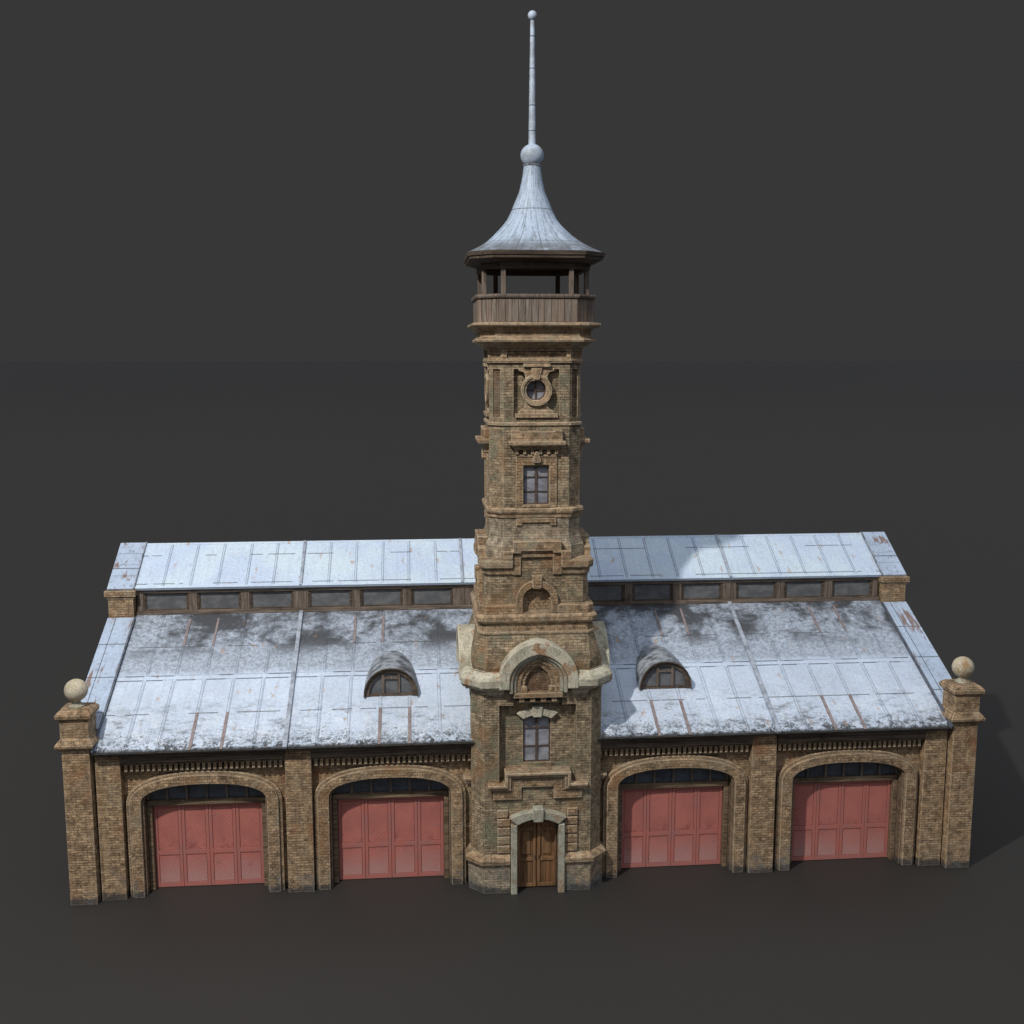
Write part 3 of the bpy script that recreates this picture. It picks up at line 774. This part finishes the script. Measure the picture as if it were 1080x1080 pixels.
for k in range(4):
    F = TF[k]
    win(k, -.455, .455, 4.47, 6.10, w - .31 - .13 + .02)
    # stepped hood over the door
    def steps(mb, x0, x1, z0, z1, t, d0, d1, m=None):
        mb.prism([(-x0, z0 - t), (-x0, z0), (-x1, z0), (-x1, z1), (x1, z1), (x1, z0), (x0, z0), (x0, z0 - t), (x1 - t, z0 - t), (x1 - t, z1 - t), (-x1 + t, z1 - t), (-x1 + t, z0 - t)], d0, d1, F, m)
    steps(step1[k], 1.68, 1.11, 3.88, 4.30, .11, 1.85, 2.46)
    steps(step1[k], 1.63, .998, 3.768, 4.188, .10, 1.86, 2.39)
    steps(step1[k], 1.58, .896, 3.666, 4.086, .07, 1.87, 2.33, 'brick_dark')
    steps(step2[k], 1.50, .824, 3.594, 4.014, .28, 1.88, 2.29)
    # lintel of the window
    lint[k].band(seg(.70, 6.22, .16, 10)[0:5], seg(.47, 6.03, .12, 10)[0:5], 1.86, 2.06, F)
    lint[k].band(seg(.70, 6.22, .16, 10)[6:], seg(.47, 6.03, .12, 10)[6:], 1.86, 2.06, F)
    lint[k].prism([(-.14, 6.10), (.14, 6.10), (.18, 6.46), (-.18, 6.46)], 1.86, 2.12, F)
    # niche sill and dentils
    sil[k].prism([(-.82, 6.86), (.82, 6.86), (.82, 7.03), (-.82, 7.03)], 1.86, 2.40, F)
    for i in range(4):
        u = -.54 + i * .36; sil[k].prism([(u - .085, 6.70), (u + .085, 6.70), (u + .085, 6.858), (u - .085, 6.858)], 1.86, 2.33, F)
    sil[k].prism([(-.70, 6.62), (.70, 6.62), (.70, 6.698), (-.70, 6.698)], 1.86, 2.20, F)
    # big stone arch
    ar[k].band(arch(1.31, 7.50, 1.24, 32, 2.0, 7.20, .06), arch(.97, 7.42, .90, 32, 2.0, 7.20, .05), 1.85, 2.57, F)
    ar[k].band(arch(.967, 7.418, .896, 28, 2.0, 7.035, .05), arch(.85, 7.38, .85, 28, 2.0, 7.035, .05), 1.85, 2.49, F, 'stone_grey')
    ar[k].band(arch(.848, 7.378, .848, 28, 2.0, 7.036, .05), arch(.73, 7.34, .81, 28, 2.0, 7.036, .06), 1.85, 2.40, F, 'stone_grey')
    inf[k].band(arch(.727, 7.338, .808, 24, 2.0, 7.037, .06), arch(.58, 7.30, .70, 24, 2.0, 7.037, .08), 1.85, 2.33, F)
    inf[k].band(arch(.577, 7.298, .698, 24, 2.0, 7.038, .08), arch(.43, 7.28, .56, 24, 1.9, 7.038, .09), 1.85, 2.25, F, 'brick_trim')
    for sg in (-1, 1):
        a, b = sorted((sg * .36, sg * .62)); inf[k].prism([(a, 7.036), (b, 7.036), (b, 7.22), (a, 7.22)], 1.9, 2.30, F)
    nich[k].prism([(-.6, 7.0), (.6, 7.0), (.6, 8.1), (-.6, 8.1)], 1.7, 2.12, F)
T('stepped_hood', 'stone_warm', step1, bevel=.035); T('stepped_panel', 'brick_trim', step2, bevel=.02)
T('window_lintel', 'stone', lint, bevel=.02); T('niche_sill', 'stone_warm', sil, bevel=.02)
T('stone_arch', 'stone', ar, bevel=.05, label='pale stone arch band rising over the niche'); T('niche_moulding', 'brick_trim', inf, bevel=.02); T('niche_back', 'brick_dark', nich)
rg = four()
ring_corners(rg, [(2.0, 6.93), (2.23, 6.93), (2.26, 7.02), (2.34, 7.10), (2.46, 7.17), (2.54, 7.28), (2.555, 7.50), (2.50, 7.62), (2.34, 7.71), (2.0, 7.73)], .60, 1.12)
T('stone_ring', 'stone', rg, bevel=.03, label='pale stone string course wrapping the tower corners')
# flared stage ---------------------------------------------------------
fl = MB()
def rr(w, z, ch=.14): return ring(w, ch, z)
fl.loft([ring(a, c, z) for a, c, z in [(2.12, .42, 7.70), (2.16, .43, 7.82), (2.175, .43, 8.0), (2.155, .42, 8.2), (2.10, .38, 8.42), (2.03, .33, 8.62), (1.965, .28, 8.80), (1.925, .22, 8.92)]])
fl.loft([ring(a, .22, z) for a, z in [(1.925, 8.92), (1.96, 8.93), (1.96, 8.99), (1.915, 9.0), (1.90, 9.26)]], 'brick_trim')
T('flared_stage', 'brick_tower', fl)
co = MB()
co.loft([ring(a, .2, z) for a, z in [(1.90, 9.26), (1.97, 9.29), (2.02, 9.38), (2.03, 9.50), (1.98, 9.58), (1.93, 9.60)]])
co.loft([ring(a, .2, z) for a, z in [(1.93, 9.60), (1.70, 9.615)]], 'brick_trim')
up = four(); ring_corners(up, [(1.70, 9.61), (1.915, 9.61), (1.905, 9.88), (1.78, 9.90), (1.70, 9.90)], .2, .702)
T('parapet_block', 'brick_trim', up, bevel=.015)
T('tower_cornice', 'stone_warm', co, bevel=.02)
# niche stage
ns = MB()
for k in range(4):
    F = TF[k]; W4 = 1.72; c4 = .18
    ns.wall(-(W4 - c4), W4 - c4, 9.5, 11.12, cols_from_arch(arch(.47, 10.05, .43, 18, 2.0, 9.62), 9.62), W4, .10, F)
    G = cham_frame(k, W4, c4); hc = c4 / math.sqrt(2); ns.rect(-hc, hc, 9.5, 11.12, 0, G)
    ns.rect(-.6, .6, 9.5, 10.6, W4 - .10, F, 'brick_trim')
T('niche_stage', 'brick_tower', ns)
na = four()
for k in range(4):
    F = TF[k]
    na[k].band(arch(.70, 10.03, .68, 20, 2.0, 9.62), arch(.475, 10.05, .435, 20, 2.0, 9.62), 1.68, 1.90, F)
    na[k].prism([(-.13, 10.44), (.13, 10.44), (.17, 10.89), (-.17, 10.89)], 1.7, 1.96, F)
T('niche_arch', 'brick_trim', na, bevel=.022)
sc = four(); s2 = four()
ring_corners(sc, [(1.45, 11.10), (1.86, 11.10), (1.90, 11.16), (1.905, 11.36), (1.87, 11.41), (1.45, 11.41)], .2, .802)
ring_corners(s2, [(1.45, 10.88), (1.76, 10.88), (1.79, 10.94), (1.80, 11.098), (1.45, 11.098)], .19, .532)
for k in range(4):
    F = TF[k]
    sc[k].prism([(-1.13, 11.412), (-1.13, 11.70), (-.80, 11.70), (-.80, 12.03), (.80, 12.03), (.80, 11.70), (1.13, 11.70), (1.13, 11.412), (.801, 11.412), (.80, 11.62), (.53, 11.62), (.53, 11.69), (-.53, 11.69), (-.53, 11.62), (-.80, 11.62), (-.801, 11.412)], 1.50, 1.90, F)
    for sg in (-1, 1):
        a, b = sorted((sg * .533, sg * .799)); 
        s2[k].prism([(a, 10.885), (b, 10.885), (b, 11.618), (a, 11.618)], 1.50, 1.795, F)
    s2[k].prism([(-.529, 11.47), (.529, 11.47), (.529, 11.685), (-.529, 11.685)], 1.5, 1.795, F)
    s2[k].prism([(-.53, 11.0), (.53, 11.0), (.53, 11.469), (-.53, 11.469)], 1.5, 1.70, F, 'brick_tower')
T('stepped_parapet', 'stone_warm', sc, bevel=.028); T('stepped_frieze', 'brick_trim', s2, bevel=.015)
# upper shaft ------------------------------------------------------------
us = MB()
us.loft([ring(a, c, z) for a, c, z in [(1.66, .5, 10.9), (1.66, .5, 11.55), (1.64, .49, 11.82), (1.57, .46, 11.95), (1.525, .44, 12.12), (1.51, .43, 12.25), (1.51, .43, 12.76)]], 'render')
W5, c5 = 1.51, .43
for k in range(4):
    F = TF[k]
    us.wall(-(W5 - c5), W5 - c5, 13.0, 15.80, [(-.42, 13.20, 14.45), (.42, 13.20, 14.45)], W5, .16, F)
    G = cham_frame(k, W5, c5); hc = c5 / math.sqrt(2)
    us.rect(-hc, hc, 13.0, 15.80, 0, G)
    win(k, -.42, .42, 13.20, 14.45, W5 - .13)
T('window_stage', 'brick_tower', us)
rr7 = MB(); rr7.loft([ring(a, .43, z) for a, z in [(1.51, 12.74), (1.56, 12.76), (1.57, 12.87), (1.61, 12.90), (1.63, 12.97), (1.62, 13.06), (1.51, 13.10)]])
T('string_course', 'stone_warm', rr7, bevel=.012)
hd = four(); hb = four()
for k in range(4):
    F = TF[k]
    hb[k].band([(-.68, 13.10), (-.68, 14.76), (.68, 14.76), (.68, 13.10)], [(-.43, 13.10), (-.43, 14.50), (.43, 14.50), (.43, 13.10)], 1.50, 1.57, F)
    hb[k].prism([(-.43, 13.1), (.43, 13.1), (.43, 13.19), (-.43, 13.19)], 1.50, 1.60, F)
    hb[k].prism([(-.66, 12.50), (-.66, 12.73), (.66, 12.73), (.66, 12.50), (.48, 12.50), (.48, 12.60), (-.48, 12.60), (-.48, 12.50)], 1.49, 1.58, F)
    hb[k].prism([(-.66, 14.762), (.66, 14.762), (.66, 14.84), (-.66, 14.84)], 1.50, 1.60, F)
    hd[k].prism([(-.045, 14.95), (.045, 14.95), (.15, 14.64), (.10, 14.58), (-.10, 14.58), (-.15, 14.64)], 1.52, 1.70, F)
    for i in range(6):
        u = -.65 + i * .26; hd[k].prism([(u - .05, 14.86), (u + .05, 14.86), (u + .05, 15.0), (u - .05, 15.0)], 1.50, 1.66, F)
    V = []
    for (uu, dd, z) in ((.74, 1.64, 15.002), (.76, 1.66, 15.06), (.86, 1.80, 15.17)): V += [F(-uu, 1.48, z), F(-uu, dd, z), F(uu, dd, z), F(uu, 1.48, z)]
    hd[k].mesh(V, [(0, 1, 2, 3)] + [(j * 4 + i, j * 4 + i + 1, j * 4 + 4 + i + 1, j * 4 + 4 + i) for j in range(2) for i in range(3)])
    hd[k].prism([(-.92, 15.17), (.92, 15.17), (.93, 15.30), (-.93, 15.30)], 1.48, 1.87, F)
    hd[k].prism([(-.84, 15.302), (.84, 15.302), (.84, 15.66), (.58, 15.66), (.54, 15.60), (-.54, 15.60), (-.58, 15.66), (-.84, 15.66)], 1.48, 1.68, F)
T('window_hood', 'stone_warm', hd, bevel=.015); T('window_surround', 'brick_trim', hb, bevel=.014)
# oculus stage
os_ = MB()
os_.loft([ring(a, .43, z) for a, z in [(1.51, 15.79), (1.56, 15.80), (1.56, 15.88), (1.50, 15.90)]], 'stone_warm')
W6, c6 = 1.50, .42
for k in range(4):
    F = TF[k]
    os_.wall(-(W6 - c6), W6 - c6, 15.88, 17.83, [(-.75, 16.04, 17.62), (.75, 16.04, 17.62)], W6, .20, F)
    cc = [(.33 * math.cos(math.pi - math.pi * i / 20), 16.93 - .33 * math.sin(math.pi * i / 20), 16.93 + .33 * math.sin(math.pi * i / 20)) for i in range(21)]
    os_.wall(-.75, .75, 16.04, 17.62, cc, W6 - .20, .10, F, 'brick_tower')
    G = cham_frame(k, W6, c6); hc = c6 / math.sqrt(2)
    os_.wall(-hc, hc, 15.88, 17.83, [(-.16, 16.04, 17.62), (.16, 16.04, 17.62)], 0, .07, G)
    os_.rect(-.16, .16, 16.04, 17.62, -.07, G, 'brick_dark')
T('oculus_stage', 'brick_tower', os_)
oc = four()
for k in range(4):
    F = TF[k]; cz = 16.93; D = W6 - .20
    circ = lambda r, n=32: [(r * math.sin(2 * math.pi * i / n), cz + r * math.cos(2 * math.pi * i / n)) for i in range(n + 1)]
    oc[k].band(circ(.51), circ(.42), D - .02, D + .26, F); oc[k].band(circ(.418), circ(.335), D - .02, D + .20, F)
    oc[k].prism([(-.70, 16.05), (.70, 16.05), (.70, 16.18), (-.70, 16.18)], D - .02, D + .29, F)
    oc[k].prism([(-.57, 16.181), (.57, 16.181), (.54, 16.29), (-.54, 16.29)], D - .02, D + .23, F)
    oc[k].prism([(-.50, 16.291), (.50, 16.291), (.38, 16.38), (.36, 16.62), (-.36, 16.62), (-.38, 16.38)], D - .02, D + .16, F)
    oc[k].prism([(-.36, 17.24), (.36, 17.24), (.36, 17.40), (.42, 17.52), (.58, 17.56), (.58, 17.64), (.44, 17.66), (.44, 17.77), (-.44, 17.77), (-.44, 17.66), (-.58, 17.64), (-.58, 17.56), (-.42, 17.52), (-.36, 17.40)], D - .02, D + .22, F)
    oc[k].prism([(-.44, 17.69), (.44, 17.69), (.44, 17.795), (-.44, 17.795)], D + .1, D + .33, F)
    oc[k].prism([(-.09, 17.28), (.09, 17.28), (.18, 17.66), (-.18, 17.66)], D + .0, D + .29, F)
    g_ = MB(); n = 28
    g_.prism([(.34 * math.sin(2 * math.pi * i / n), cz + .34 * math.cos(2 * math.pi * i / n)) for i in range(n)], D - .12, D - .09, F, None)
    ow = MB(); ow.band(circ(.33, 28), circ(.295, 28), D - .089, D - .04, F)
    ow.prism([(-.022, cz - .3), (.022, cz - .3), (.022, cz + .3), (-.022, cz + .3)], D - .089, D - .04, F)
    for a, b in ((-.3, -.023), (.023, .3)): ow.prism([(a, cz - .02), (b, cz - .02), (b, cz + .02), (a, cz + .02)], D - .089, D - .045, F)
    o = T('round_window', 'iron', ow); g_.build('pane', 'glass', o)
T('oculus_surround', 'stone_warm', oc, bevel=.014)
# frieze and cornices
cn = MB()
cn.loft([ring(a, .44, z) for a, z in [(1.49, 17.81), (1.575, 17.82), (1.58, 17.91), (1.53, 17.94), (1.50, 17.95)]])
T('string_course', 'stone_warm', cn, bevel=.01)
fr = MB(); W7, c7 = 1.55, .44
for k in range(4):
    F = TF[k]
    fr.wall(-(W7 - c7), W7 - c7, 17.92, 18.32, [(-.98, 17.97, 18.22), (.98, 17.97, 18.22)], W7, .09, F); fr.rect(-.98, .98, 17.97, 18.22, W7 - .09, F)
    G = cham_frame(k, W7, c7); hc = c7 / math.sqrt(2)
    fr.wall(-hc, hc, 17.92, 18.32, [(-hc + .09, 17.97, 18.22), (hc - .09, 17.97, 18.22)], 0, .05, G); fr.rect(-hc, hc, 17.97, 18.22, -.05, G)
T('brick_frieze', 'brick_trim', fr)
cn = MB()
cn.loft([ring(a, .45, z) for a, z in [(1.50, 18.28), (1.60, 18.29), (1.62, 18.35), (1.72, 18.39), (1.80, 18.46), (1.92, 18.49), (1.94, 18.56), (1.84, 18.62), (1.80, 18.66), (1.80, 18.84), (1.86, 18.88), (1.90, 18.93), (2.05, 18.98), (2.08, 19.02), (2.07, 19.09), (1.80, 19.12), (1.7, 19.12)]], None, False, True)
T('tower_cornice', 'stone_warm', cn, bevel=.008, label='double moulded cornice below the timber balcony')
# balcony
CHB = .62
bl = MB()
bl.loft([ring(a, c, z) for a, c, z in [(1.80, .56, 19.10), (1.89, CHB, 19.12), (1.90, CHB, 19.88), (1.84, CHB - .02, 19.88), (1.84, CHB - .02, 19.13)]])
T('balcony_parapet', 'wood_plank', bl)
rl = MB(); rl.loft([ring(a, c, z) for a, c, z in [(1.80, CHB - .03, 19.87), (1.95, CHB + .01, 19.87), (1.97, CHB + .01, 19.93), (1.96, CHB + .01, 19.99), (1.79, CHB - .03, 20.0), (1.80, CHB - .03, 19.87)]])
T('handrail', 'wood_grey', rl, bevel=.01)
ps = MB()
WP, AP = 1.67, 1.09
for k in range(4):
    for sx in (-1, 1):
        F = TF[k]; u = sx * AP; p = MB()
        p.prism([(u - .075, 19.12), (u + .075, 19.12), (u + .075, 20.95), (u - .075, 20.95)], WP - .075, WP + .075, F)
        p.build('belfry_post', 'wood_grey', ROOT, bevel=.01)
ev = MB()
ev.loft([ring(a, c, z) for a, c, z in [(1.60, .56, 20.80), (1.78, .60, 20.80), (1.78, .60, 20.98), (1.60, .56, 20.98), (1.60, .56, 20.80)]])
ev.loft([ring(a, c, z) for a, c, z in [(1.5, .5, 20.99), (1.79, .60, 20.985), (2.10, .70, 21.10), (2.15, .70, 21.10), (2.16, .71, 21.19), (2.20, .72, 21.20), (2.22, .72, 21.31), (2.12, .70, 21.33)]])
ev.face(ring(1.55, .5, 20.985))
T('eave_soffit', 'wood_dark', ev, bevel=.008)
# bell roof
def blend_ring(r, z, t, n=64, w0=2.2, ch=.72):
    out = []
    for i in range(n):
        a = 2 * math.pi * (i + .5) / n; c, s_ = math.cos(a), math.sin(a)
        m = max(abs(c), abs(s_)); sq = r / m                       # square
        dg = (2 * r - ch / w0 * r) / (abs(c) + abs(s_))            # chamfer
        q = min(sq, dg); R_ = q * (1 - t) + r * 1.04 * t
        out.append((R_ * c, YT + R_ * s_, z))
    return out
prof = [(2.19, 21.33, 0), (2.02, 21.42, .05), (1.84, 21.53, .15), (1.66, 21.64, .25), (1.47, 21.79, .38), (1.30, 21.94, .5), (1.13, 22.11, .6), (.96, 22.29, .7), (.81, 22.48, .8), (.69, 22.72, .87), (.585, 22.98, .92), (.485, 23.22, .96), (.405, 23.42, 1), (.345, 23.70, 1), (.30, 23.95, 1), (.26, 24.26, 1)]
br = MB(); br.loft([blend_ring(*p) for p in prof], None, False, True, uv=True)
T('bell_roof', 'zinc_bell', br, smooth=True)
sp = MB(); sphere(sp, (0, YT, 24.56), .385, .95); lathe(sp, (0, YT), [(.24, 24.18), (.30, 24.22), (.30, 24.26), (.2, 24.30)], 24, 'zinc_dull')
T('roof_ball', 'mast', sp, smooth=True)
ms = MB()
zz = [24.9, 25.35, 26.15, 27.3, 28.3, 28.8]; rd = lambda z: .125 - (z - 24.9) / 3.9 * .055
for a, b in zip(zz, zz[1:]): lathe(ms, (0, YT), [(rd(a), a), (rd(b), b - .03)], 16); lathe(ms, (0, YT), [(rd(b) * .93, b - .03), (rd(b) * .93, b)], 16, 'joint')
mo = T('spire_mast', 'mast', ms, smooth=True)
fb = MB(); sphere(fb, (0, YT, 28.93), .15); fb.build('finial_ball', 'mast', mo, smooth=True)
# solid core so that no light leaks through the hollow stages
cr = MB(); cr.box(-1.1, 1.1, YT - 1.1, YT + 1.1, 0, 19.05); T('inner_core', 'shadow_gap', cr)

# ------------------------------------------------------------------ camera
cam = bpy.data.cameras.new('camera'); co_ = bpy.data.objects.new('camera', cam); COL.objects.link(co_)
f_px, tilt, yaw = 1156.0, 8.178, 5.086
cam.sensor_width = 36; cam.lens = 36 * f_px / 1080; cam.clip_end = 6000
co_.location = (-3.969, -35.508, 18.087)
co_.rotation_euler = (math.radians(90 - tilt), 0, math.radians(-yaw))
S.camera = co_

# ------------------------------------------------------------------ light
w_ = bpy.data.worlds.new('World'); S.world = w_; w_.use_nodes = True
w_.node_tree.nodes['Background'].inputs[0].default_value = (.0385, .0385, .0385, 1)
w_.node_tree.nodes['Background'].inputs[1].default_value = 1.0
k = bpy.data.lights.new('key_lamp', 'POINT'); ko = bpy.data.objects.new('key_lamp', k); COL.objects.link(ko)
ko.location = (-21.568, -26.11, 45.44); k.energy = 76000; k.shadow_soft_size = .7; k.color = (1, .95, .87)
k.use_nodes = True; kt = k.node_tree; em = kt.nodes['Emission']; lf_ = kt.nodes.new('ShaderNodeLightFalloff')
lf_.inputs['Strength'].default_value = 1 / 47; kt.links.new(lf_.outputs['Linear'], em.inputs['Strength'])
fl_ = bpy.data.lights.new('fill_lamp', 'SUN'); fo_ = bpy.data.objects.new('fill_lamp', fl_); COL.objects.link(fo_)
fo_.rotation_euler = (math.radians(14), 0, 0); fl_.energy = 1.5; fl_.angle = math.radians(125); fl_.color = (.83, .90, 1.02)

S.view_settings.view_transform = 'Standard'; S.view_settings.look = 'None'; S.view_settings.exposure = 0; S.view_settings.gamma = 1
S.render.engine = 'CYCLES'
